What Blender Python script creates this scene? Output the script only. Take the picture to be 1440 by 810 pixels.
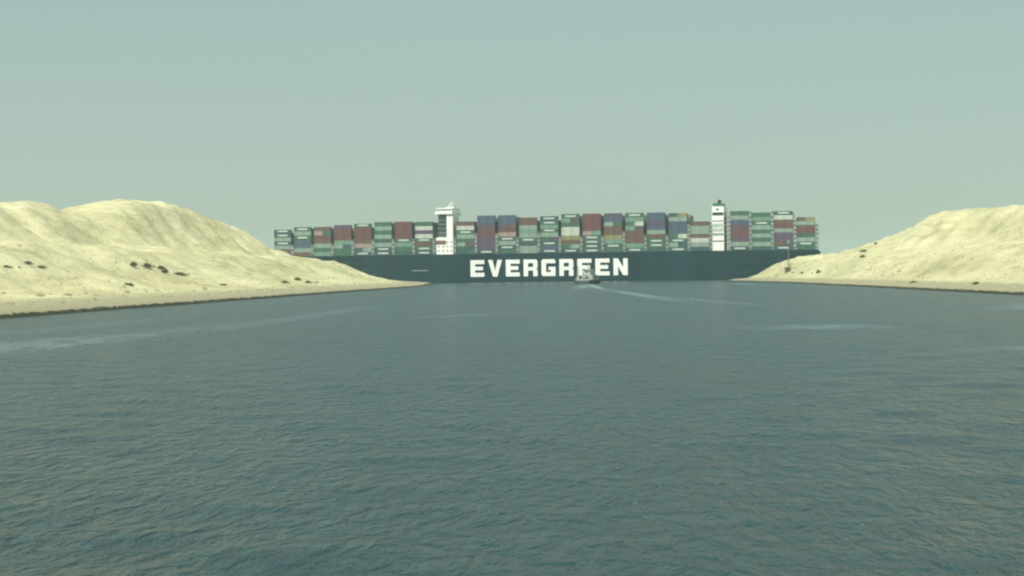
import bpy, bmesh, math, random
import numpy as np
from mathutils import Vector, Matrix, noise

for o in list(bpy.data.objects): bpy.data.objects.remove(o)
SC = bpy.context.scene
COL = SC.collection
R = math.radians

# ------------------------------------------------------------------ camera
CAMH = 5.5
cd = bpy.data.cameras.new('camera'); cam = bpy.data.objects.new('camera', cd); COL.objects.link(cam)
cd.sensor_width = 36; cd.lens = 60; cd.clip_start = 0.5; cd.clip_end = 20000
cam.matrix_world = (Matrix.Translation((0, 0, CAMH)) @ Matrix.Rotation(R(2.93), 4, 'Z')
                    @ Matrix.Rotation(R(90 - 0.468), 4, 'X') @ Matrix.Rotation(R(-0.66), 4, 'Z'))
SC.camera = cam

# ------------------------------------------------------------------ light
SUN_EL, SUN_AZ = 42.0, 192.0      # azimuth clockwise from +Y (canal direction): behind the camera, to the left
w = bpy.data.worlds.new('World'); SC.world = w; w.use_nodes = True
nt = w.node_tree; nt.nodes.clear()
out = nt.nodes.new('ShaderNodeOutputWorld'); bg = nt.nodes.new('ShaderNodeBackground')
sky = nt.nodes.new('ShaderNodeTexSky'); sky.sky_type = 'NISHITA'; sky.sun_disc = False
sky.sun_elevation = R(SUN_EL); sky.sun_rotation = R(SUN_AZ)
sky.air_density = 1.0; sky.dust_density = 1.0; sky.ozone_density = 1.0
tint = nt.nodes.new('ShaderNodeMix'); tint.data_type = 'RGBA'; tint.blend_type = 'MULTIPLY'
tint.inputs[0].default_value = 1.0; tint.inputs[7].default_value = (0.66, 0.80, 0.70, 1)
nt.links.new(sky.outputs[0], tint.inputs[6])
veil = nt.nodes.new('ShaderNodeMix'); veil.data_type = 'RGBA'; veil.inputs[0].default_value = 0.8
veil.inputs[7].default_value = (2.33, 2.80, 2.52, 1)           # dust veil over the desert sky
nt.links.new(tint.outputs[2], veil.inputs[6])
nt.links.new(veil.outputs[2], bg.inputs[0]); bg.inputs[1].default_value = 0.14
nt.links.new(bg.outputs[0], out.inputs[0])
sd = bpy.data.lights.new('sun', 'SUN'); sun = bpy.data.objects.new('sun', sd); COL.objects.link(sun)
sd.energy = 3.75; sd.angle = R(0.5); sd.color = (1.0, 0.955, 0.82)
az = R(SUN_AZ)
sdir = Vector((math.sin(az) * math.cos(R(SUN_EL)), math.cos(az) * math.cos(R(SUN_EL)), math.sin(R(SUN_EL))))
sun.rotation_euler = sdir.to_track_quat('Z', 'Y').to_euler()
SC.view_settings.view_transform = 'Standard'; SC.view_settings.look = 'None'
SC.view_settings.gamma = 1; SC.view_settings.exposure = 0.25; SC.view_settings.use_curve_mapping = False
SC.render.engine = 'CYCLES'
SC.cycles.filter_width = 2.2
SC.cycles.volume_bounces = 1

# ------------------------------------------------------------------ helpers
def tag(o, label=None, cat=None, group=None, kind=None):
    if label: o['label'] = label
    if cat: o['category'] = cat
    if group: o['group'] = group
    if kind: o['kind'] = kind
    return o

def empty(name, loc, rz=0.0):
    o = bpy.data.objects.new(name, None); COL.objects.link(o)
    o.location = loc; o.rotation_euler = (0, 0, rz); o.empty_display_size = 1
    return o

class MB:
    def __init__(s): s.v = []; s.f = []
    def box(s, x0, x1, y0, y1, z0, z1):
        b = len(s.v)
        s.v += [(x, y, z) for z in (z0, z1) for (x, y) in ((x0, y0), (x1, y0), (x1, y1), (x0, y1))]
        s.f += [[b+i for i in q] for q in ((0,3,2,1),(4,5,6,7),(0,1,5,4),(1,2,6,5),(2,3,7,6),(3,0,4,7))]
    def tube(s, p, q, r, r2=None, n=8):
        p, q = Vector(p), Vector(q); r2 = r if r2 is None else r2
        m = (q - p).to_track_quat('Z', 'Y').to_matrix(); b = len(s.v)
        for c, rr in ((p, r), (q, r2)):
            for i in range(n):
                a = 2*math.pi*i/n
                s.v.append(tuple(c + m @ Vector((rr*math.cos(a), rr*math.sin(a), 0))))
        for i in range(n):
            j = (i+1) % n; s.f.append([b+i, b+j, b+n+j, b+n+i])
        s.f.append([b+i for i in range(n)][::-1]); s.f.append([b+n+i for i in range(n)])
    def prism(s, poly, y0, y1, holes=None):           # outline in x,z pushed along y
        b = len(s.v); n = len(poly)
        s.v += [(x, y0, z) for x, z in poly] + [(x, y1, z) for x, z in poly]
        s.f.append([b+i for i in range(n)]); s.f.append([b+n+i for i in range(n)][::-1])
        for i in range(n):
            j = (i+1) % n; s.f.append([b+i, b+n+i, b+n+j, b+j])
    def mesh(s, name):
        m = bpy.data.meshes.new(name); m.from_pydata(s.v, [], s.f); m.update(); return m
    def build(s, name, mat, parent=None, bevel=0.0, smooth=False):
        m = s.mesh(name)
        bm = bmesh.new(); bm.from_mesh(m)
        bmesh.ops.recalc_face_normals(bm, faces=bm.faces)
        if bevel: bmesh.ops.bevel(bm, geom=list(bm.edges), offset=bevel, segments=2, affect='EDGES', clamp_overlap=True)
        bm.to_mesh(m); bm.free()
        if smooth:
            for p in m.polygons: p.use_smooth = True
        o = bpy.data.objects.new(name, m); COL.objects.link(o); m.materials.append(mat)
        if parent: o.parent = parent
        return o

def material(name, col, rough=0.6, metal=0.0, var=0.25, scale=0.5, bump=0.0, bscale=3.0, streak=False, spec=0.3):
    m = bpy.data.materials.new(name); m.use_nodes = True; n = m.node_tree; P = n.nodes['Principled BSDF']
    P.inputs['Roughness'].default_value = rough; P.inputs['Metallic'].default_value = metal
    P.inputs['Specular IOR Level'].default_value = spec
    tc = n.nodes.new('ShaderNodeTexCoord'); mp = n.nodes.new('ShaderNodeMapping')
    n.links.new(tc.outputs['Object'], mp.inputs[0])
    if streak: mp.inputs['Scale'].default_value = (1, 1, 0.12)
    nz = n.nodes.new('ShaderNodeTexNoise'); nz.inputs['Scale'].default_value = scale; nz.inputs['Detail'].default_value = 6
    n.links.new(mp.outputs[0], nz.inputs['Vector'])
    cr = n.nodes.new('ShaderNodeValToRGB')
    cr.color_ramp.elements[0].position = 0.3; cr.color_ramp.elements[1].position = 0.7
    cr.color_ramp.elements[0].color = tuple(c*(1-var) for c in col) + (1,)
    cr.color_ramp.elements[1].color = tuple(min(1, c*(1+var)) for c in col) + (1,)
    n.links.new(nz.outputs[0], cr.inputs[0]); n.links.new(cr.outputs[0], P.inputs['Base Color'])
    if bump:
        n2 = n.nodes.new('ShaderNodeTexNoise'); n2.inputs['Scale'].default_value = bscale; n2.inputs['Detail'].default_value = 8
        n.links.new(tc.outputs['Object'], n2.inputs['Vector'])
        b = n.nodes.new('ShaderNodeBump'); b.inputs['Distance'].default_value = bump; b.inputs['Strength'].default_value = 1
        n.links.new(n2.outputs[0], b.inputs['Height']); n.links.new(b.outputs[0], P.inputs['Normal'])
    return m

def smooth(a, b, x):
    t = np.clip((np.asarray(x, float) - a) / (b - a), 0, 1); return t*t*(3-2*t)

# ------------------------------------------------------------------ ship frame
SHIP_ANG = R(-7.5)
STERN = Vector((144.5, 1125.0, 0))                       # near side of the stern at the waterline
LV = Vector((math.cos(SHIP_ANG), math.sin(SHIP_ANG), 0)) # bow -> stern
BOW = STERN - 400*LV
def to_world(x, y, z):
    c, s = math.cos(SHIP_ANG), math.sin(SHIP_ANG)
    return Vector((BOW.x + x*c - y*s, BOW.y + x*s + y*c, z))

# ------------------------------------------------------------------ terrain
LC = ([-400, 250, 468, 557, 598, 637, 680, 716, 764, 807, 848, 895, 951, 1010, 1056, 1114, 1181],
      [26.1, 27.2, 28.3, 31.1, 33.4, 27.8, 33.4, 39.3, 39.7, 38.0, 34.2, 35.9, 31.8, 26.3, 21.7, 16.1, 8.3])
RC = ([ -400, 300, 500, 643, 700, 788, 860, 920, 970, 1010, 1060],
      [   24,  27,  30,  29,  30,31.6, 27.5, 22.5, 16.5,  14,   9])
LP = ([-60, -8, 0, 1.2, 3, 16, 31, 39, 48, 57, 72], [-6, -1.4, 0, .7, 1.2, 2.0, 4.0, 6.6, 11., 14.2, 14.6])
RP = ([-60, -8, 0, 1.2, 3, 12, 19, 27, 36, 47, 62], [-6, -1.4, 0, .7, 1.0, 1.6, 4.2, 9.4, 12.4, 14.2, 15.0])

def fbm(x, y, sc, oct_=4, seed=0.0):
    return noise.fractal(Vector((x*sc + seed, y*sc - seed, seed*.37)), 1.0, 2.0, oct_)
def vfbm(X, Y, sc, oct_=4, seed=0.0):
    return np.array([fbm(a, b, sc, oct_, seed) for a, b in zip(X.ravel(), Y.ravel())]).reshape(X.shape)

def basin(X, Y):
    """how far a point lies in the pool of water round the ship: 1 inside, 0 on land"""
    c, s = math.cos(SHIP_ANG), math.sin(SHIP_ANG)
    dx, dy = X - BOW.x, Y - BOW.y
    u = dx*c + dy*s; v = -dx*s + dy*c
    return smooth(-70, -25, u) * (1-smooth(425, 470, u)) * smooth(-85, -38, v) * (1-smooth(95, 150, v))

def bank_height(S, Y, X, side):
    T, Pf = (LC, LP) if side < 0 else (RC, RP)
    crest = np.interp(Y, *T)
    warp = vfbm(X, Y, 1/55., 3, 3.1 + side)
    n_big = vfbm(X, Y, 1/38., 4, 11.3*side)
    n_sm = vfbm(X, Y, 1/9., 3, 5.7)
    s2 = S + warp*5*smooth(8, 30, S)
    z = np.interp(s2, *Pf)
    c0, cw = (112, 30) if side < 0 else (78, 24)
    s3 = S + warp*9
    rise = smooth(c0-cw*1.15, c0, s3)
    fall = 1 - smooth(c0+4, c0+85, s3)
    dune = np.maximum(crest - 14.6, -10)
    back = -4*smooth(c0+20, c0+110, s3)
    z = z + np.where(s3 < c0+4, rise, fall)*dune + back
    gul = 1 - np.abs(vfbm(X, Y, 1/27., 3, 8.8))*2.2
    z = z + n_big*2.0*smooth(30, 70, S)*(1 - .75*np.exp(-((s3-c0)/12.)**2)) + n_sm*.7*smooth(8, 40, S)
    z = z + (gul-.5)*2.4*smooth(c0-cw*1.3, c0-cw*.6, s3)*(1-smooth(c0-8, c0+2, s3)) + (gul-.6)*1.1*smooth(20, 34, S)*(1-smooth(50, 62, S))
    z = z + (vfbm(X, Y, 1/190., 4, 21.)*9)*smooth(c0+60, c0+220, S)
    if side > 0:      # lumpy spoil mound by the ship and the hollow before the dune starts
        z = z + 1.8*np.exp(-((X-126)**2 + ((Y-985)*.6)**2)/150.) - 3.2*np.exp(-(((X-129)*.8)**2 + ((Y-925)*.45)**2)/150.) + 1.0*np.exp(-((X-106)**2 + ((Y-945)*.5)**2)/40.)
    e0 = (1005 + 55*smooth(70, 105, S)) if side < 0 else 1010 + 0*S
    k = smooth(0, 85, Y + warp*6 - e0) * (1 - smooth(*((330, 420) if side < 0 else (140, 210)), S))
    k = k * (1-smooth(1290, 1380, Y))
    k = np.maximum(k, basin(X, Y))
    z = z*(1-k) + (-4)*k
    return z

def shore(Y, side):
    if side < 0: return -85 - 15*smooth(780, 1040, Y) + 15*smooth(1300, 1500, Y)
    return 86 - 11*smooth(780, 1030, Y) + 9*smooth(1300, 1500, Y)

def bank(side):
    ys = np.concatenate([np.arange(-380, 120, 25.), np.arange(120, 1120, 3.4), np.arange(1120, 1500, 14.), np.linspace(1500, 3850, 40)])
    ss = np.concatenate([[-55, -25, -10, -5, -2.5], np.arange(-1, 4, .6), np.arange(4.5, 150, 1.9), np.arange(152, 420, 9.), np.geomspace(430, 2200, 22)])
    Y, S = np.meshgrid(ys, ss, indexing='ij')
    wob = vfbm(Y, Y*0, 1/45., 3, 2.0+side)*1.3
    X = shore(Y, side) + side*S + wob*np.exp(-np.abs(S)/60.)
    Z = bank_height(S, Y, X, side)
    n, m = Y.shape
    v = np.stack([X, Y, Z], -1).reshape(-1, 3)
    i = np.arange((n-1)*m).reshape(n-1, m)[:, :-1].ravel()
    f = np.stack([i, i+1, i+m+1, i+m] if side > 0 else [i, i+m, i+m+1, i+1], -1)
    me = bpy.data.meshes.new('sand_bank'); me.from_pydata(v.tolist(), [], f.tolist()); me.update()
    for p in me.polygons: p.use_smooth = True
    me.update()
    o = bpy.data.objects.new('sand_bank', me); COL.objects.link(o)
    me.materials.append(SAND)
    if me.polygons[0].normal.z < 0: me.flip_normals()
    return o

def sand_material():
    m = bpy.data.materials.new('desert_sand'); m.use_nodes = True; n = m.node_tree; N = n.nodes; L = n.links
    P = N['Principled BSDF']; P.inputs['Roughness'].default_value = .95; P.inputs['Specular IOR Level'].default_value = .1
    g = N.new('ShaderNodeNewGeometry')
    n1 = N.new('ShaderNodeTexNoise'); n1.inputs['Scale'].default_value = .035; n1.inputs['Detail'].default_value = 7; n1.inputs['Roughness'].default_value = .6
    mp = N.new('ShaderNodeMapping'); mp.inputs['Scale'].default_value = (1, .45, 2.4)
    L.new(g.outputs['Position'], mp.inputs[0]); L.new(mp.outputs[0], n1.inputs['Vector'])
    cr = N.new('ShaderNodeValToRGB'); e = cr.color_ramp.elements
    e[0].position = .32; e[0].color = (.54, .52, .30, 1); e[1].position = .62; e[1].color = (.76, .73, .47, 1)
    x = e.new(.47); x.color = (.67, .64, .39, 1)
    L.new(n1.outputs[0], cr.inputs[0])
    n5 = N.new('ShaderNodeTexNoise'); n5.inputs['Scale'].default_value = .13; n5.inputs['Detail'].default_value = 6; n5.inputs['Roughness'].default_value = .7
    mp5 = N.new('ShaderNodeMapping'); mp5.inputs['Scale'].default_value = (1, .6, 3.5); L.new(g.outputs['Position'], mp5.inputs[0]); L.new(mp5.outputs[0], n5.inputs['Vector'])
    c5 = N.new('ShaderNodeValToRGB'); c5.color_ramp.elements[0].position = .30; c5.color_ramp.elements[0].color = (.66, .64, .60, 1)
    c5.color_ramp.elements[1].position = .52; c5.color_ramp.elements[1].color = (1, 1, 1, 1); L.new(n5.outputs[0], c5.inputs[0])
    mu = N.new('ShaderNodeMix'); mu.data_type = 'RGBA'; mu.blend_type = 'MULTIPLY'; mu.inputs[0].default_value = .8
    L.new(cr.outputs[0], mu.inputs[6]); L.new(c5.outputs[0], mu.inputs[7])
    sp = N.new('ShaderNodeSeparateXYZ'); L.new(g.outputs['Position'], sp.inputs[0])
    # damp packed track near the water, then dark wet stone at the waterline
    n2 = N.new('ShaderNodeTexNoise'); n2.inputs['Scale'].default_value = .3; n2.inputs['Detail'].default_value = 5
    L.new(g.outputs['Position'], n2.inputs['Vector'])
    ad = N.new('ShaderNodeMath'); ad.operation = 'MULTIPLY_ADD'; L.new(n2.outputs[0], ad.inputs[0]); ad.inputs[1].default_value = .9; L.new(sp.outputs[2], ad.inputs[2])
    def ramp(src, a, b):
        r = N.new('ShaderNodeMapRange'); r.interpolation_type = 'SMOOTHSTEP'; L.new(src, r.inputs[0])
        r.inputs[1].default_value = a; r.inputs[2].default_value = b; return r.outputs[0]
    def mix(f, a, b):
        k = N.new('ShaderNodeMix'); k.data_type = 'RGBA'; L.new(f, k.inputs[0])
        for s_, i in ((a, 6), (b, 7)):
            if isinstance(s_, tuple): k.inputs[i].default_value = s_
            else: L.new(s_, k.inputs[i])
        return k.outputs[2]
    c = mix(ramp(ad.outputs[0], 1.9, 2.9), (.43, .41, .27, 1), mu.outputs[2])
    c = mix(ramp(ad.outputs[0], .85, 1.15), (.055, .06, .035, 1), c)
    L.new(c, P.inputs['Base Color'])
    n3 = N.new('ShaderNodeTexNoise'); n3.inputs['Scale'].default_value = .35; n3.inputs['Detail'].default_value = 9; n3.inputs['Roughness'].default_value = .65
    L.new(g.outputs['Position'], n3.inputs['Vector'])
    b = N.new('ShaderNodeBump'); b.inputs['Distance'].default_value = 1.1; b.inputs['Strength'].default_value = .8
    L.new(n3.outputs[0], b.inputs['Height']); L.new(b.outputs[0], P.inputs['Normal'])
    return m
SAND = sand_material()
lb = bank(-1); tag(lb, kind='structure'); rb = bank(1); tag(rb, kind='structure')
for o in (lb, rb): o['label'] = 'bright sand bank with dunes beside the canal'
lb['label'] = 'left sand bank with two high rounded dunes'; rb['label'] = 'right sand bank with a dune rising out of frame'

# ------------------------------------------------------------------ water
def water_material():
    m = bpy.data.materials.new('canal_water'); m.use_nodes = True; n = m.node_tree; N = n.nodes; L = n.links
    P = N['Principled BSDF']; P.inputs['IOR'].default_value = 1.33
    g = N.new('ShaderNodeNewGeometry')
    def math_(op, a, b=None, clamp=False):
        k = N.new('ShaderNodeMath'); k.operation = op; k.use_clamp = clamp
        for i, s_ in enumerate((a, b)):
            if s_ is None: continue
            if isinstance(s_, (int, float)): k.inputs[i].default_value = s_
            else: L.new(s_, k.inputs[i])
        return k.outputs[0]
    def noise_(scale, det, sx=1, sy=1, rough=.55, rz=0, dist=0.0):
        mp = N.new('ShaderNodeMapping'); mp.inputs['Scale'].default_value = (sx, sy, 1); mp.inputs['Rotation'].default_value = (0, 0, R(rz))
        L.new(g.outputs['Position'], mp.inputs[0])
        t = N.new('ShaderNodeTexNoise'); t.inputs['Scale'].default_value = scale; t.inputs['Detail'].default_value = det
        t.inputs['Roughness'].default_value = rough; t.inputs['Distortion'].default_value = dist
        L.new(mp.outputs[0], t.inputs['Vector']); return t.outputs[0]
    # wake foam and slicks; the slicks' sky reflection is painted pale (places in metres)
    def streak(x0, y0, x1, y1, wd):
        cx, cy = (x0+x1)/2, (y0+y1)/2; ln = math.hypot(x1-x0, y1-y0)/2; a = math.atan2(y1-y0, x1-x0)
        mp = N.new('ShaderNodeMapping'); mp.vector_type = 'TEXTURE'
        mp.inputs['Location'].default_value = (cx, cy, 0); mp.inputs['Rotation'].default_value = (0, 0, a)
        mp.inputs['Scale'].default_value = (ln, wd, 50); L.new(g.outputs['Position'], mp.inputs[0])
        gr = N.new('ShaderNodeTexGradient'); gr.gradient_type = 'SPHERICAL'; L.new(mp.outputs[0], gr.inputs[0]); return gr.outputs[0]
    tot = None
    for a in STREAKS:
        s_ = math_('MULTIPLY', streak(*a[:5]), a[5]); tot = s_ if tot is None else math_('ADD', tot, s_)
    br = noise_(.6, 6, 1.0, .22, .75)
    fo = math_('MULTIPLY', tot, math_('MULTIPLY', math_('SUBTRACT', br, .32), 4.6), True)
    # large wind patches
    wp = noise_(.032, 5, 1.0, .5, .65)
    patch = N.new('ShaderNodeMapRange'); patch.inputs[1].default_value = .35; patch.inputs[2].default_value = .65; L.new(wp, patch.inputs[0])
    wc = N.new('ShaderNodeMix'); wc.data_type = 'RGBA'; L.new(patch.outputs[0], wc.inputs[0])
    wc.inputs[6].default_value = (.020, .058, .064, 1); wc.inputs[7].default_value = (.044, .108, .120, 1)
    fc = N.new('ShaderNodeMix'); fc.data_type = 'RGBA'; L.new(fo, fc.inputs[0]); L.new(wc.outputs[2], fc.inputs[6]); fc.inputs[7].default_value = (.26, .34, .35, 1)
    L.new(fc.outputs[2], P.inputs['Base Color'])
    rr = math_('ADD', math_('MULTIPLY', fo, .3), .24); L.new(rr, P.inputs['Roughness'])
    h1 = noise_(.30, 3, 1, .6, .5, 8)
    h2 = noise_(1.35, 4, 1.35, .6, .55, -8, .6)
    h3 = noise_(3.2, 3, 1.3, .6, .55, 12, .4)
    H = math_('ADD', math_('MULTIPLY', h1, .6), math_('ADD', math_('MULTIPLY', h2, 2.6), math_('MULTIPLY', h3, .40)))
    b = N.new('ShaderNodeBump'); b.inputs['Distance'].default_value = 1.0
    st = math_('MULTIPLY', math_('ADD', math_('MULTIPLY', patch.outputs[0], .6), .5), math_('SUBTRACT', 1.0, math_('MULTIPLY', fo, .7)))
    L.new(st, b.inputs['Strength']); L.new(H, b.inputs['Height']); L.new(b.outputs[0], P.inputs['Normal'])
    return m
# x0, y0, x1, y1, half width, strength
STREAKS = [(-58, 90, -44, 175, 13.0, .6), (-48, 110, -41, 240, 8, .45), (-40, 160, -41, 330, 3.6, .5), (-62, 150, -58, 260, 6, .5),
           (22, 117, 52, 124, 6, 1.0), (14, 160, 28, 176, 11, .7), (48, 215, 80, 290, 10, .9), (45, 92, 62, 130, 6, .6), (-24, 215, -10, 250, 6, .5),
           (-5, 872, 2, 520, 2.4, 2.0), (1, 600, 17, 280, 3.2, 1.2), (-6, 868, -7, 560, 5.0, 1.2), (10, 420, 30, 240, 3.0, .6), (60, 600, 66, 880, 8, .5)]
WATER = water_material()
def water():
    rng = np.random.default_rng(4)
    ys = np.concatenate([np.linspace(-380, 20, 12), 20*np.power(1.0075, np.arange(1, 560))]); ys = ys[ys < 1400]
    ys = np.concatenate([ys, np.linspace(1450, 3870, 20)])
    xs = np.concatenate([[-2300, -1200, -600, -420, -300, -220, -170, -140], np.arange(-120, 121, .6), [140, 170, 220, 300, 420, 600, 1200, 2300]])
    Y, X = np.meshgrid(ys, xs, indexing='ij')
    Z = np.zeros_like(X)
    for k in range(46):                                    # short wind sea: many small crossing wave trains
        lam = rng.uniform(1.8, 6.0); a = rng.normal(R(75), R(38)); ph = rng.uniform(0, 6.28)
        amp = .0014*lam*rng.uniform(.5, 1.2)
        q = 2*math.pi/lam
        fade = np.exp(-(np.maximum(Y-30, 0)/(38*lam))**2)
        Z += amp*np.sin(q*(X*math.cos(a)+Y*math.sin(a))+ph + .9*np.sin(X*.031*lam/5+Y*.023+k))*fade
    edge = (1-smooth(100, 120, np.abs(X))); Z = Z*edge
    n, m = Y.shape
    v = np.stack([X, Y, Z], -1).reshape(-1, 3)
    i = np.arange((n-1)*m).reshape(n-1, m)[:, :-1].ravel()
    f = np.stack([i, i+1, i+m+1, i+m], -1)
    me = bpy.data.meshes.new('water'); me.from_pydata(v.tolist(), [], f.tolist()); me.update()
    me.polygons.foreach_set('use_smooth', [True]*len(me.polygons)); me.update()
    o = bpy.data.objects.new('water', me); COL.objects.link(o); me.materials.append(WATER)
    tag(o, 'grey green rippled canal water', kind='structure')
water()
# canal bed / desert floor reaching the horizon, below the water sheet
fl = MB(); fl.box(-2300, 2300, -385, 3880, -7.5, -6.5); tag(fl.build('ground', SAND), kind='structure')

# ------------------------------------------------------------------ haze
hz = MB(); hz.box(-2400, 2400, -420, 3950, -9, 62)
hm = bpy.data.materials.new('haze_air'); hm.use_nodes = True; hn = hm.node_tree; hn.nodes.clear()
ho = hn.nodes.new('ShaderNodeOutputMaterial'); hv = hn.nodes.new('ShaderNodeVolumePrincipled')
hv.inputs['Color'].default_value = (.74, .98, 1.0, 1); hv.inputs['Density'].default_value = .00013; hv.inputs['Anisotropy'].default_value = .1
hn.links.new(hv.outputs[0], ho.inputs['Volume'])
tag(hz.build('haze', hm), kind='stuff')

# ------------------------------------------------------------------ ship
HULLM = material('hull_paint', (.003, .026, .034), .55, var=.4, scale=.06, streak=True, spec=.12)
REDM = material('boot_topping', (.10, .035, .03), .6, var=.3, scale=.2)
WHITE = material('white_paint', (.78, .80, .78), .45, var=.06, scale=.3, streak=True)
DECKM = material('deck_paint', (.035, .075, .06), .7)
GREY = material('lashing_steel', (.30, .33, .33), .6, var=.2, scale=.4)
DARK = material('dark_openings', (.02, .03, .03), .4)
GLASS = material('bridge_glass', (.02, .03, .035), .1, var=.1, spec=.6)
PALE = material('grey_green_shade_and_louvre', (.20, .27, .24), .6)  # painted-in shade on the cabin block, plain colour on one louvre
GREENP = material('funnel_green', (.03, .12, .08), .5)
ORANGE = material('lifeboat_orange', (.55, .14, .03), .5)

DECK = 18.3
ship = empty('container_ship', BOW, SHIP_ANG)
tag(ship, 'huge dark green container ship wedged sideways across the canal between both banks', 'container ship')
def hull():
    B = 58.8; prof = []
    st = [0, 3, 7, 12, 18, 26, 36, 50, 70, 100, 200, 300, 340, 365, 380, 390, 396, 400]
    for x in st:
        # half breadth at waterline and at deck
        wl = 29.4*min(1, max(0, (x-6)/95))**.62 if x < 101 else 29.4
        dk = 29.4*min(1, (x+1.5)/52)**.5 if x < 50 else 29.4
        if x > 340: wl = 29.4*(1-.55*((x-340)/60)**2)
        dk = min(dk, 29.4); wl = min(wl, dk)
        fc = 3.6*max(0, 1-x/34)**.6 if x < 34 else 0
        top = DECK + fc
        row = []
        for z, k in ((-6, 0), (-1, .0), (2, .1), (8, .45), (13, .8), (top, 1)):
            hb = wl + (dk-wl)*k
            if z < -2: hb = max(hb-3, .1)
            row.append((hb, z))
        prof.append((x, row))
    v, f = [], []
    for x, row in prof:
        rake = 0
        ring = [(-hb, z) for hb, z in row] + [(hb, z) for hb, z in reversed(row)]
        for hb, z in ring:
            xx = x + (max(0, 8*(1-z/18)) if x < 30 else 0)*(1-x/30 if x < 30 else 0) - (max(0, 6*(1-z/9)) if x > 395 else 0)
            v.append((xx, 29.4+hb, z))
    nr = 12
    for i in range(len(prof)-1):
        for j in range(nr):
            k = (j+1) % nr
            f.append([i*nr+j, i*nr+k, (i+1)*nr+k, (i+1)*nr+j])
    f.append(list(range(nr))); f.append([(len(prof)-1)*nr+j for j in range(nr)][::-1])
    mb = MB(); mb.v = v; mb.f = f
    return mb.build('hull', HULLM, ship)
hl = hull()
# bulwark strip, anchor, pilot door, sheer line
b = MB(); b.box(36, 399, -.12, .1, DECK+.02, DECK+1.1); b.box(36, 399, 58.7, 58.92, DECK+.02, DECK+1.1); b.build('bulwark', HULLM, hl)
for i in range(1, 31):
    b = MB(); b.box(36+i*11.85, 36.3+i*11.85, -.55, -.125, DECK-1.2, DECK+1.4); b.build('bulwark_stay', HULLM, hl)
b = MB(); b.box(125.5, 137, -.15, -.01, 8.3, 8.8); b.build('pilot_door_rail', GREY, hl)

# lettering
def letters():
    mb = MB(); S_ = .29                                    # stroke width share
    G = {'E': [[(0,0),(1,0),(1,.24),(.34,.24),(.34,.39),(.9,.39),(.9,.61),(.34,.61),(.34,.76),(1,.76),(1,1),(0,1)]],
         'V': [[(0,1),(.34,0),(.66,0),(1,1),(.68,1),(.5,.36),(.32,1)]],
         'N': [[(0,0),(.32,0),(.32,.52),(.68,0),(1,0),(1,1),(.68,1),(.68,.48),(.32,1),(0,1)]],
         'G': [[(0,.1),(.1,0),(1,0),(1,.55),(.5,.55),(.5,.36),(.67,.36),(.67,.24),(.33,.24),(.33,.76),(1,.76),(1,.9),(.9,1),(.1,1),(0,.9)]],
         'R': [[(0,0),(.32,0),(.32,1),(0,1)], [(.3201,.78),(.68,.78),(.68,1),(.3201,1)], [(.3201,.34),(.68,.34),(.68,.55),(.3201,.55)],
               [(.6801,.42),(.92,.42),(1,.52),(1,.9),(.9,1),(.6801,1)], [(.68,0),(1,0),(1,.36),(.92,.4199),(.68,.4199)]]}
    x = LET0
    for ch in 'EVERGREEN':
        for poly in G[ch]:
            mb.prism([(x + LETW*px, LETZ + LETH*pz) for px, pz in poly], -.10, -.02)
        x += LETP
    return mb.build('lettering', WHITE, hl)
LET0, LETW, LETP, LETZ, LETH = 166.3, 9.6, 12.2, 3.9, 11.3
letters()
def small_letters():
    global LET0, LETW, LETP, LETZ, LETH, hl
    me = bpy.data.objects['lettering'].data.copy(); me.name = 'box_lettering'
    for v in me.vertices:
        v.co.x = 2.6 + (v.co.x-166.3)/107.2*7.0; v.co.z = .95 + (v.co.z-3.9)/11.3*1.0; v.co.y = v.co.y*.3 + .01
    return me
BOXLET = small_letters()

# hatch coamings (dark band under the boxes)
BASE = 19.3
def bays():
    r = []
    for i in range(8): r.append(26.2 + 14.36*i)
    for i in range(12): r.append(155.7 + 14.42*i)
    for i in range(4): r.append(340.6 + 14.3*i)
    return r
BAY = bays()
b = MB()
for x in BAY: b.box(x+1.1, x+13.3, 1.0, 57.8, DECK-.4, BASE-.03)
b.build('hatch_cover', DECKM, ship)
# lashing bridges between the bays
def lashing_bridge(x, h):
    m = MB()
    for y in (.25, 57.4):
        m.box(x-.75, x-.35, y, y+1.0, DECK-.3, DECK+h); m.box(x+.35, x+.75, y, y+1.0, DECK-.3, DECK+h)
    for y in (11.6, 23.2, 34.8, 46.4): m.box(x-.7, x-.45, y, y+.5, DECK-.3, DECK+h-.5)
    z = 3.2
    while z < h+.1:
        m.box(x-.9, x+.9, .1, 58.7, DECK+z-.18, DECK+z); z += 2.9
    z = 3.4
    while z < h: m.box(x-.34, x+.34, .3, .5, DECK+z, DECK+z+1.0); z += 2.9
    m.build('lashing_bridge', GREY, ship)
HB = [9,9,9,9,12,12,12,12, 12,15,15,12,15,12,12,12,15,12,12,18, 27,27,27,22]
for i, x in enumerate(BAY):
    if i in (0,): continue
    if i in (8, 20): continue
    lashing_bridge(x, HB[i])
lashing_bridge(BAY[8]-.2, 12); lashing_bridge(BAY[7]+14.3, 12)
lashing_bridge(BAY[19]+14.4, 18); lashing_bridge(BAY[20]-.1, 26); lashing_bridge(BAY[23]+14.35, 18)

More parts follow.
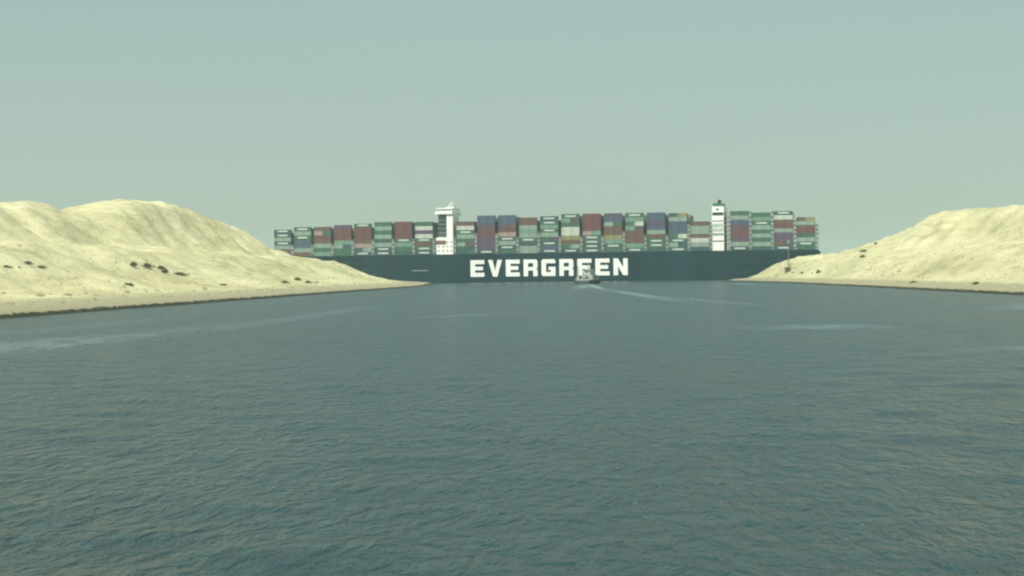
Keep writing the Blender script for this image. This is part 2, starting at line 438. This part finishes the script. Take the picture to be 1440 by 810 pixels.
# accommodation tower with the navigating bridge
tw = MB(); tw.box(142.5, 154.3, .6, 58.2, DECK-.2, 31.0); acc = tw.build('accommodation_tower', WHITE, ship)
tw = MB(); tw.box(149.9, 154.28, .7, 20, 31.01, 46.8); tw.build('stair_tower', WHITE, acc)
tw = MB(); tw.box(143.2, 149.88, 5.0, 27, 31.02, 46.8); tw.build('cabin_block', PALE, acc)  # shade of the recess is put into the grey-green colour
for z in (33.9, 36.8, 39.7, 42.6, 45.0):
    g = MB(); g.box(143.0, 149.9, 2.2, 27.3, z, z+.25); g.build('deck_ledge', GREY, acc)
for z in (21.4, 24.3, 27.2):
    for x in (143.8, 146.9, 150.0, 152.6):
        g = MB(); g.box(x, x+.9, .52, .64, z, z+.9); g.build('window', GLASS, acc)
g = MB(); g.box(142.45, 149.4, .5, .66, 26.1, 28.9); g.build('side_opening', material('rust_brown_panel', (.16, .09, .075), .7), acc)
g = MB(); g.box(142.0, 154.4, -1.0, 29, 46.82, 48.1); wing = g.build('bridge_wing', WHITE, acc)
g = MB(); g.box(142.6, 153.4, 1.2, 28.5, 48.12, 51.0); wh = g.build('wheelhouse', WHITE, acc)
for k in range(5):
    g = MB(); g.box(143.0+k*2.05, 144.7+k*2.05, 1.1, 1.25, 49.1, 50.2); g.build('wheelhouse_window', GLASS, wh)
g = MB(); g.box(147.2, 152.6, 12, 24, 51.01, 52.2); g.build('monkey_island', WHITE, acc)
g = MB(); g.tube((150, 18, 51), (150, 18, 55.5), .4, .2); g.tube((150, 15.5, 53.8), (150, 20.5, 53.8), .15)
g.box(148.4, 151.6, 17.8, 18.2, 54.6, 54.9); g.tube((150, 18, 55.5), (150, 18, 56.8), .12, .08)
g.build('radar_mast', WHITE, acc)
g = MB(); g.tube((150.5, 8, 51), (150.5, 8, 52.2), .5); g.tube((150.5, 8, 52.2), (150.5, 8, 53.6), .9, .35, 12); g.build('satellite_dome', WHITE, acc, smooth=True)
# lifeboat slung beside the lower decks
g = MB(); g.box(156.0, 168.0, .2, 3.2, DECK+.0, DECK+.5)
g.build('deck_locker', GREY, ship)

# engine casing and funnel
PANEL = material('casing_panel', (.40, .46, .42), .6)  # light grey of the wider louvre bands
cs = MB(); cs.box(329.6, 337.4, 3.0, 40.0, DECK-.2, 48.8); casing = cs.build('engine_casing', WHITE, ship)
for z0, z1, mt in ((25.4, 26.1, DARK), (29.4, 31.0, PALE), (32.0, 34.2, PANEL), (34.9, 37.4, PANEL), (38.6, 39.6, GREY), (42.8, 44.8, DARK)):
    g = MB(); g.box(329.9, 337.1, 2.9, 3.05, z0, z1); g.build('louvre', mt, casing)
g = MB(); g.box(332.4, 334.0, 2.88, 3.04, 46.2, 47.4); g.build('door', DARK, casing)
g = MB(); g.box(330.1, 336.9, 6, 30, 48.82, 51.0); fn = g.build('funnel', GREENP, casing)
for y in (10, 16, 22):
    g = MB(); g.tube((333.5, y, 51.0), (334.2, y, 53.4), .8, .8, 10); g.build('exhaust_pipe', DARK, fn)
g = MB()
for z in np.arange(21.5, 46, 2.9): g.box(337.42, 339.6, 2.2, 14, z, z+.2)
for y in (2.3, 13.7): g.box(339.3, 339.55, y, y+.25, DECK-.2, 46)
for k, z in enumerate(np.arange(18.6, 43, 2.9)):
    g.tube((338.4, 3+(k%2)*9, z), (338.4, 12-(k%2)*9, z+2.9), .25, n=4)
g.build('outside_stair', GREY, casing)
# foremast and windlass deck at the bow, stern mooring deck
g = MB(); g.tube((12, 29.4, 21), (12, 29.4, 27), .4, .2); g.box(11.4, 12.6, 27.5, 31.3, 25.6, 25.8); g.build('foremast', WHITE, ship)
g = MB(); g.box(398.2, 398.5, 1, 57.8, DECK+.1, DECK+1.3); g.build('stern_rail', GREY, ship)

# ------------------------------------------------------------------ containers
PAL = {'R': (.115, .046, .045), 'K': (.11, .065, .045), 'B': (.055, .082, .125), 'P': (.085, .055, .095), 'G': (.040, .105, .068),
       'M': (.13, .24, .175), 'L': (.20, .28, .23), 'W': (.42, .46, .41), 'D': (.03, .075, .075), 'O': (.22, .20, .09), 'N': (.29, .22, .20)}
WORD = {'R': 'dark red', 'K': 'rusty brown', 'B': 'slate blue', 'P': 'dull purple', 'G': 'green', 'M': 'mint green', 'L': 'pale grey green',
        'W': 'off white', 'D': 'dark teal', 'O': 'olive', 'N': 'faded pink'}
CM = {k: material('container_'+WORD[k].replace(' ', '_'), c, .6, var=.22, scale=.35, streak=True) for k, c in PAL.items()}
def container_mesh(h, name, L_=12.19):
    m = MB(); W_ = 2.44
    m.box(.16, L_-.16, .07, W_-.07, .12, h-.1)                       # body
    for x in (0, L_-.18):
        for y in (0, W_-.16): m.box(x, x+.18, y, y+.16, 0, h)        # corner posts
    for z in (.0, h-.14):
        for y in (.005, W_-.135): m.box(.181, L_-.181, y, y+.13, z+.01, z+.13)   # rails
        for x in (.01, L_-.15): m.box(x, x+.14, .161, W_-.161, z+.01, z+.13)
    n = round(L_*1.65)
    for k in range(n):                                               # corrugation
        x = .4 + k*(L_-.8)/n
        m.box(x, x+.28, .03, .0699, .16, h-.16); m.box(x, x+.28, W_-.0699, W_-.03, .16, h-.16)
    for y in (.5, .9, 1.5, 1.9): m.box(L_-.16, L_-.1, y, y+.05, .2, h-.2)        # door bars
    me = m.mesh(name); me.materials.append(CM['R']); return me
ME = {2.9: container_mesh(2.88, 'shipping_container'), 2.59: container_mesh(2.57, 'shipping_container')}
MS = {2.9: container_mesh(2.88, 'short_container', 6.06), 2.59: container_mesh(2.57, 'short_container', 6.06)}
# per bay, top of the stack in metres over the water and colours from the top down
STK = [(37.9, 'DDLDLK'), (39.9, 'GLGBBLK'), (40.1, 'KNRKLGM'), (40.6, 'PRRRMLG'), (41.3, 'GRRRKND'), (42.1, 'GLGLDLDD'), (42.3, 'RRRRGMGD'), (41.8, 'GWPWGKGD'),
       (41.7, 'KWGLGLD'), (45.3, 'BBPRRPPPD'), (45.3, 'BBPRNGLDG'), (43.6, 'KKLMLGDL'), (44.1, 'DGMGLGDBD'), (45.3, 'GMGWWOKGD'), (45.6, 'RRRRNGGDG'),
       (45.3, 'PBLKKOMGG'), (45.3, 'GMGMKKKMG'), (45.4, 'BBPBLKGGD'), (44.9, 'DLBBBGGLG'), (38.9, 'KLLKWLD'),
       (45.4, 'GLBPRRPLD'), (44.3, 'GMGLGLGLD'), (44.9, 'DWKRLPPKD'), (40.5, 'KLKRDLG')]
ORD = ['bottom', 'second', 'third', 'fourth', 'fifth', 'sixth', 'seventh', 'eighth', 'ninth', 'tenth', 'eleventh', 'twelfth', 'thirteenth']
def where(i):
    if i < 8: return ('stack just left of the white bridge tower' if i == 7 else
                      'leftmost stack' if i == 0 else '%s stack left of the bridge tower' % ORD[7-i])
    if i < 20: return ('stack just right of the bridge tower' if i == 8 else
                       'stack just left of the funnel' if i == 19 else '%s stack right of the bridge tower' % ORD[i-8])
    return ['stack just right of the funnel', 'second stack right of the funnel', 'third stack right of the funnel', 'rightmost stack on the stern'][i-20]
rnd = random.Random(7)
tops = []
ncont = 0
for i, (top, cols) in enumerate(STK):
    n = max(5, round((top - BASE)/2.8)); H = top - BASE
    # mix of high and standard boxes that comes nearest the photographed height
    k = min(n, max(0, round((H - 2.59*n)/.31))); hs = [2.9]*k + [2.59]*(n-k); rnd.shuffle(hs)
    cl = (cols + cols[-1]*4)[:n][::-1]                               # bottom first
    z = BASE
    for t_ in range(n):
        tier = 'top' if t_ == n-1 else ('bottom' if t_ == 0 else ORD[t_])
        jx, jy = rnd.uniform(-.04, .04), .7+rnd.uniform(-.06, .06)
        def place(me, dx, c, lab):
            o = bpy.data.objects.new('shipping_container', me); COL.objects.link(o)
            o.location = to_world(BAY[i]+1.08+jx+dx, jy, z); o.rotation_euler = (0, 0, SHIP_ANG)
            o.material_slots[0].link = 'OBJECT'; o.material_slots[0].material = CM[c]
            tag(o, lab, 'container', 'containers stacked along the near side of the ship'); return o
        c = cl[t_]
        if rnd.random() < .2 and c not in 'RB':
            c2 = rnd.choice('GKLDMPWOG')
            for side_, dx, cc in (('left', 0, c), ('right', 6.13, c2)):
                place(MS[hs[t_]], dx, cc, '%s short container, %s half of %s tier, %s' % (WORD[cc], side_, tier, where(i).replace('the ', '')))
                ncont += 1
            ncont -= 1
        else:
            o = place(ME[hs[t_]], 0, c, '%s container, %s tier of the %s' % (WORD[c], tier, where(i)))
            if c in 'GD' and rnd.random() < .65:
                q = bpy.data.objects.new('lettering', BOXLET); COL.objects.link(q); q.parent = o
        z += hs[t_]; ncont += 1
    tops.append((z, n))
# the rows behind the near one, too many to count: one object, colour varies box by box
m = MB(); midx = []
keys = list(PAL)
for i, (top, cols) in enumerate(STK):
    for r_ in range(1, 23):
        n = max(3, tops[i][1] - (0 if rnd.random() < .6 else rnd.randint(0, 2)))
        for t_ in range(n):
            y = .7 + r_*2.52; zz = BASE + t_*2.78
            if zz+2.75 > tops[i][0] + .01: continue
            m.box(BAY[i]+1.1, BAY[i]+13.25, y, y+2.4, zz, zz+2.74); midx += [rnd.randrange(len(keys))]*6
inner = m.build('shipping_containers', CM[keys[0]]); inner.location = BOW; inner.rotation_euler = (0, 0, SHIP_ANG)
for k_ in keys[1:]: inner.data.materials.append(CM[k_])
inner.data.polygons.foreach_set('material_index', midx)
tag(inner, 'rows of mixed colour containers packed behind the outermost stacks on the ship', 'containers', None, 'stuff')
print('containers', ncont)

# ------------------------------------------------------------------ tug boat
TH = material('tug_hull', (.05, .07, .075), .5); TW = material('tug_white', (.42, .45, .44), .5, var=.1)
TG = material('tug_grey', (.33, .36, .35), .6); RUB = material('tyre_rubber', (.02, .02, .02), .8)
def tug(loc, rz):
    root = empty('tugboat', loc, rz)
    tag(root, 'small grey and white tugboat on the water in front of the ship lettering', 'boat')
    # hull lofted along y (bow towards +y), x across
    v, f = [], []
    st = [(-13, 3.6, 1.7), (-11, 4.3, 1.7), (-5, 4.6, 1.7), (3, 4.6, 2.0), (8, 4.0, 2.6), (11.5, 2.4, 3.2), (13.3, .3, 3.6)]
    for y, hb, t_ in st:
        for x, z in ((-hb, t_), (-hb*.92, .3), (-hb*.6, -1.5), (hb*.6, -1.5), (hb*.92, .3), (hb, t_)): v.append((x, y, z))
    for i in range(len(st)-1):
        for j in range(6): k = (j+1) % 6; f.append([i*6+j, i*6+k, (i+1)*6+k, (i+1)*6+j])
    f.append(list(range(6))); f.append([(len(st)-1)*6+j for j in range(6)])
    b = MB(); b.v = v; b.f = f; h = b.build('hull', TH, root)
    for s_ in (-1, 1):
        b = MB()
        for i in range(len(st)-1):
            p, q = st[i], st[i+1]
            b.tube((s_*p[1], p[0], p[2]+.05), (s_*q[1], q[0], q[2]+.05), .22, n=6)
        b.build('rubbing_strake', RUB, h)
    for s_ in (-1, 1):
        for y in (-9, -5.5, -2, 1.5, 5):
            b = MB(); b.tube((s_*4.45, y, 1.2), (s_*4.95, y, 1.2), .55, n=12); b.build('tyre_fender', RUB, h)
    b = MB(); b.box(-3.0, 3.0, -4.5, 5.5, 1.6, 4.5); dh = b.build('deckhouse', TG, root, bevel=.12)
    for s_ in (-1, 1):
        for y in (-3, -.5, 2, 4):
            b = MB(); b.box(s_*3.0-.03, s_*3.0+.03, y-.4, y+.4, 3.1, 3.8); b.build('window', GLASS, dh)
    b = MB(); b.box(-.45, .45, -4.55, -4.46, 1.9, 3.9); b.build('door', DARK, dh)
    b = MB(); b.box(-2.1, 2.1, -.8, 4.2, 4.52, 7.1); wv = b.build('wheelhouse', TW, root, bevel=.15)
    for x in (-1.45, 0, 1.45):
        for y in (-.83, 4.2):
            b = MB(); b.box(x-.52, x+.52, y-.03, y+.04, 5.7, 6.7); b.build('window', GLASS, wv)
    b = MB(); b.box(-2.4, 2.4, -1.1, 4.5, 7.11, 7.3); b.build('roof', TW, wv)
    for s_ in (-1, 1):
        b = MB(); b.tube((s_*2.2, -3.2, 4.5), (s_*2.2, -3.4, 7.0), .55, .45, 10); b.build('funnel', TW if s_ < 0 else TH, root, smooth=True)
    b = MB(); b.tube((0, -.6, 7.2), (0, -1.0, 12.4), .2, .08); b.tube((-1.3, -.8, 9.4), (1.3, -.8, 9.4), .07)
    b.box(-.9, .9, -.95, -.65, 8.3, 8.55); b.build('mast', TW, root)
    b = MB(); b.tube((-3.9, -8, 1.6), (-3.9, -8, 9.3), .45, .35, 8); b.box(-4.4, -3.2, -8.6, -7.6, 1.6, 3.4); b.build('fire_monitor_tower', TW, root)
    b = MB(); b.tube((-1.1, -8, 2.3), (1.1, -8, 2.3), .7, n=12); b.box(-1.4, -1.1, -8.8, -7.2, 1.5, 3.1); b.box(1.1, 1.4, -8.8, -7.2, 1.5, 3.1); b.build('towing_winch', DARK, root)
    b = MB(); b.box(-4.0, 4.0, -12.9, -12.7, 1.7, 2.5); b.build('stern_bulwark', TG, root)
    return root
tug((-5.2, 885, .1), R(-14))

# ------------------------------------------------------------------ small things on the banks
def ground_z(x, y):
    side = -1 if x < 0 else 1
    Y = np.array([[float(y)]]); S = (np.array([[float(x)]]) - shore(Y, side))*side
    return float(bank_height(S, Y, np.array([[float(x)]]), side)[0, 0])
ROCK = material('revetment_rock', (.075, .078, .055), .9, var=.4, scale=.8)
RUBBLE = material('bank_rubble', (.36, .34, .22), .95, var=.35, scale=.6)
def stones(name, label, mat, spots):
    ico = bmesh.new(); bmesh.ops.create_icosphere(ico, subdivisions=1, radius=1)
    bv = [v.co.copy() for v in ico.verts]; bf = [[v.index for v in f.verts] for f in ico.faces]; ico.free()
    m = MB(); rg = random.Random(3)
    for x, y, z, r in spots:
        b0 = len(m.v); sx, sy, sz = rg.uniform(.8, 1.5), rg.uniform(.8, 1.5), rg.uniform(.45, .9)
        for v in bv:
            k = r*rg.uniform(.8, 1.15); m.v.append((x+v.x*k*sx, y+v.y*k*sy, z+v.z*k*sz))
        m.f += [[b0+q for q in f] for f in bf]
    tag(m.build(name, mat), label, None, None, 'stuff')
def zs_on(xs, ys, side):
    Y = np.array([ys]); X = np.array([xs]); return bank_height((X-shore(Y, side))*side, Y, X, side)[0]
rg = np.random.default_rng(9)
for side, nm in ((-1, 'left'), (1, 'right')):
    sp = []
    ys = rg.uniform(180, 1030, 1300); xs = shore(ys, side) + side*rg.uniform(-.6, .9, 1300)
    for x, y, z in zip(xs, ys, zs_on(xs, ys, side)): sp.append((x, y, max(z, -.1), rg.uniform(.08, .26)))
    stones('revetment_stones', 'dark broken stones lining the waterline of the %s bank' % nm, ROCK, sp)
    sp = []
    ys = rg.uniform(250, 1000, 900); cl = rg.normal(0, 1, 900)
    xs = shore(ys, side) + side*(6 + np.abs(cl)*22)
    for x, y, z in zip(xs, ys, zs_on(xs, ys, side)): sp.append((x, y, z, rg.uniform(.10, .45)*(1 + (rg.random() < .08))))
    stones('rubble', 'sand coloured rubble scattered over the slope of the %s bank' % nm, RUBBLE, sp)
LEAF = material('scrub_leaf', (.15, .15, .09), .8, var=.4, scale=2)
TWIG = material('scrub_twig', (.12, .09, .06), .9)
def scrub(x, y, w_, h_, seed, label):
    rg = random.Random(seed); z = ground_z(x, y)
    root = empty('scrub_bush', (x, y, z-.08)); tag(root, label, 'bush', 'scrub bushes on the sand banks')
    if 'row' not in label and 'darkest' not in label and 'tallest' not in label: w_ *= .62; h_ *= .75
    f = MB(); t = MB()
    for k in range(int(10 + w_*5)):
        cx, cy = rg.gauss(0, w_*.26), rg.gauss(0, w_*.22); hz_ = h_*rg.uniform(.45, 1.0)*max(.35, 1-abs(cx)/w_)
        t.tube((cx*.5, cy*.5, 0), (cx, cy, hz_*.8), .05, .02, 4)
        for j in range(26):
            c = Vector((cx+rg.gauss(0, .25), cy+rg.gauss(0, .25), hz_*rg.uniform(.25, 1)))
            d = Vector((rg.gauss(0, 1), rg.gauss(0, 1), rg.gauss(0, 1))).normalized()*.17; e = d.cross(Vector((rg.random(), rg.random(), 1))).normalized()*.11
            b0 = len(f.v); f.v += [tuple(c-d), tuple(c+e), tuple(c+d), tuple(c-e)]; f.f.append([b0, b0+1, b0+2, b0+3])
    f.build('foliage', LEAF, root); t.build('stem', TWIG, root)
BUSHES = [
 (-128.4, 364, 2.4, .8, 'sparse low scrub bush on the left bank at the very left edge'),
 (-129.3, 380, 3.0, 1.1, 'wide dark scrub bush on the left bank below the first dune hump'),
 (-127.6, 385, 2.6, .9, 'low scrub bush just right of the wide one below the first dune hump'),
 (-114.5, 411, 2.6, 1.0, 'scrub bush low on the left bank slope near the water track'),
 (-126.6, 458.5, 2.4, 1.4, 'leftmost dark bush of the row across the left bank'),
 (-125.5, 469, 3.4, 1.5, 'widest dark bush, second in the row across the left bank'),
 (-123.9, 477, 2.4, 1.4, 'third dark bush in the row across the left bank'),
 (-121.8, 474, 1.6, 1.6, 'small bush just below the third in the left bank row'),
 (-121.7, 490, 4.0, 1.1, 'long low bush at the right end of the left bank row'),
 (-108.5, 488, 3.0, .7, 'flat bush beside the track on the left bank'),
 (-109.8, 591, 2.4, 1.0, 'leftmost low bush near the narrowing end of the left bank'),
 (-117.0, 657, 2.2, 1.6, 'tallest bush near the narrowing end of the left bank'),
 (-109.8, 639, 3.0, 1.6, 'dark bush close to the track near the left bank end'),
 (-108.7, 652, 1.8, .9, 'small bush nearest the tip of the left bank'),
 (100.2, 887, 2.6, 1.2, 'low bush just right of the light mast on the right bank'),
 (101.6, 859, 3.2, 1.3, 'wider bush on the bright sand right of the light mast'),
 (103.9, 816, 3.2, 2.4, 'darkest round bush on the bright sand of the right bank'),
 (134.2, 873, 5.2, 1.7, 'wide bush on the brow where the right dune starts to rise'),
 (117.8, 769, 3.6, 1.4, 'bush just under the brow bush at the foot of the right dune'),
 (141.8, 883, 3.0, 1.5, 'small bush on the skyline of the right dune'),
 (94.8, 521, 2.6, 1.0, 'low bush by the water track of the right bank'),
 (96.1, 441, 1.6, 1.2, 'bush by the water nearest the right edge of the photo')]
for k, a in enumerate(BUSHES): scrub(*a[:4], 50+k, a[4])

# light mast on the right bank with a small hut at its foot
def light_mast(x, y):
    z = ground_z(x, y); root = empty('light_mast', (x, y, z-.3))
    tag(root, 'slim rusty light mast standing on the right bank in front of the ship stern', 'mast')
    MR = material('mast_rust', (.20, .13, .10), .8)
    m = MB()
    for a, b_ in ((-.45, -.45), (.45, -.45), (.45, .45), (-.45, .45)): m.tube((a, b_, 0), (a*.45, b_*.45, 14.5), .09, .07, 5)
    for k in range(12):
        h0 = k*1.2; s0 = .45*(1-.55*h0/14.5); s1 = .45*(1-.55*(h0+1.2)/14.5)
        for (a, b_), (c_, d_) in (((-1, -1), (1, -1)), ((1, -1), (1, 1)), ((1, 1), (-1, 1)), ((-1, 1), (-1, -1))):
            m.tube((a*s0, b_*s0, h0), (c_*s1, d_*s1, h0+1.2), .04, n=4)
    m.build('lattice', MR, root)
    m = MB(); m.box(-1.1, 1.1, -1.1, 1.1, 14.4, 14.6); m.box(-1.1, 1.1, -1.1, -1.02, 15.3, 15.4); m.box(-1.1, 1.1, 1.02, 1.1, 15.3, 15.4)
    for a in (-1.05, 0, 1.0):
        for b_ in (-1.08, 1.04): m.box(a, a+.06, b_, b_+.05, 14.6, 15.35)
    m.build('platform', MR, root)
    m = MB(); m.box(-.45, .45, -.3, .3, 14.65, 16.2); m.build('signal_lamp', GREY, root)
def hut(x, y):
    z = ground_z(x, y); root = empty('service_hut', (x, y, z-.4))
    tag(root, 'tiny dark hut at the foot of the light mast', 'hut')
    m = MB(); m.box(-1.5, 1.5, -1.2, 1.2, 0, 2.7); m.build('wall', material('hut_wall', (.13, .13, .09), .8), root, bevel=.04)
    m = MB(); m.box(-1.8, 1.8, -1.5, 1.5, 2.71, 2.9); m.build('roof', material('hut_roof', (.10, .10, .08), .8), root)
    m = MB(); m.box(-.4, .4, -1.25, -1.21, .4, 2.4); m.build('door', DARK, root)
light_mast(102.6, 932); hut(101.4, 925)
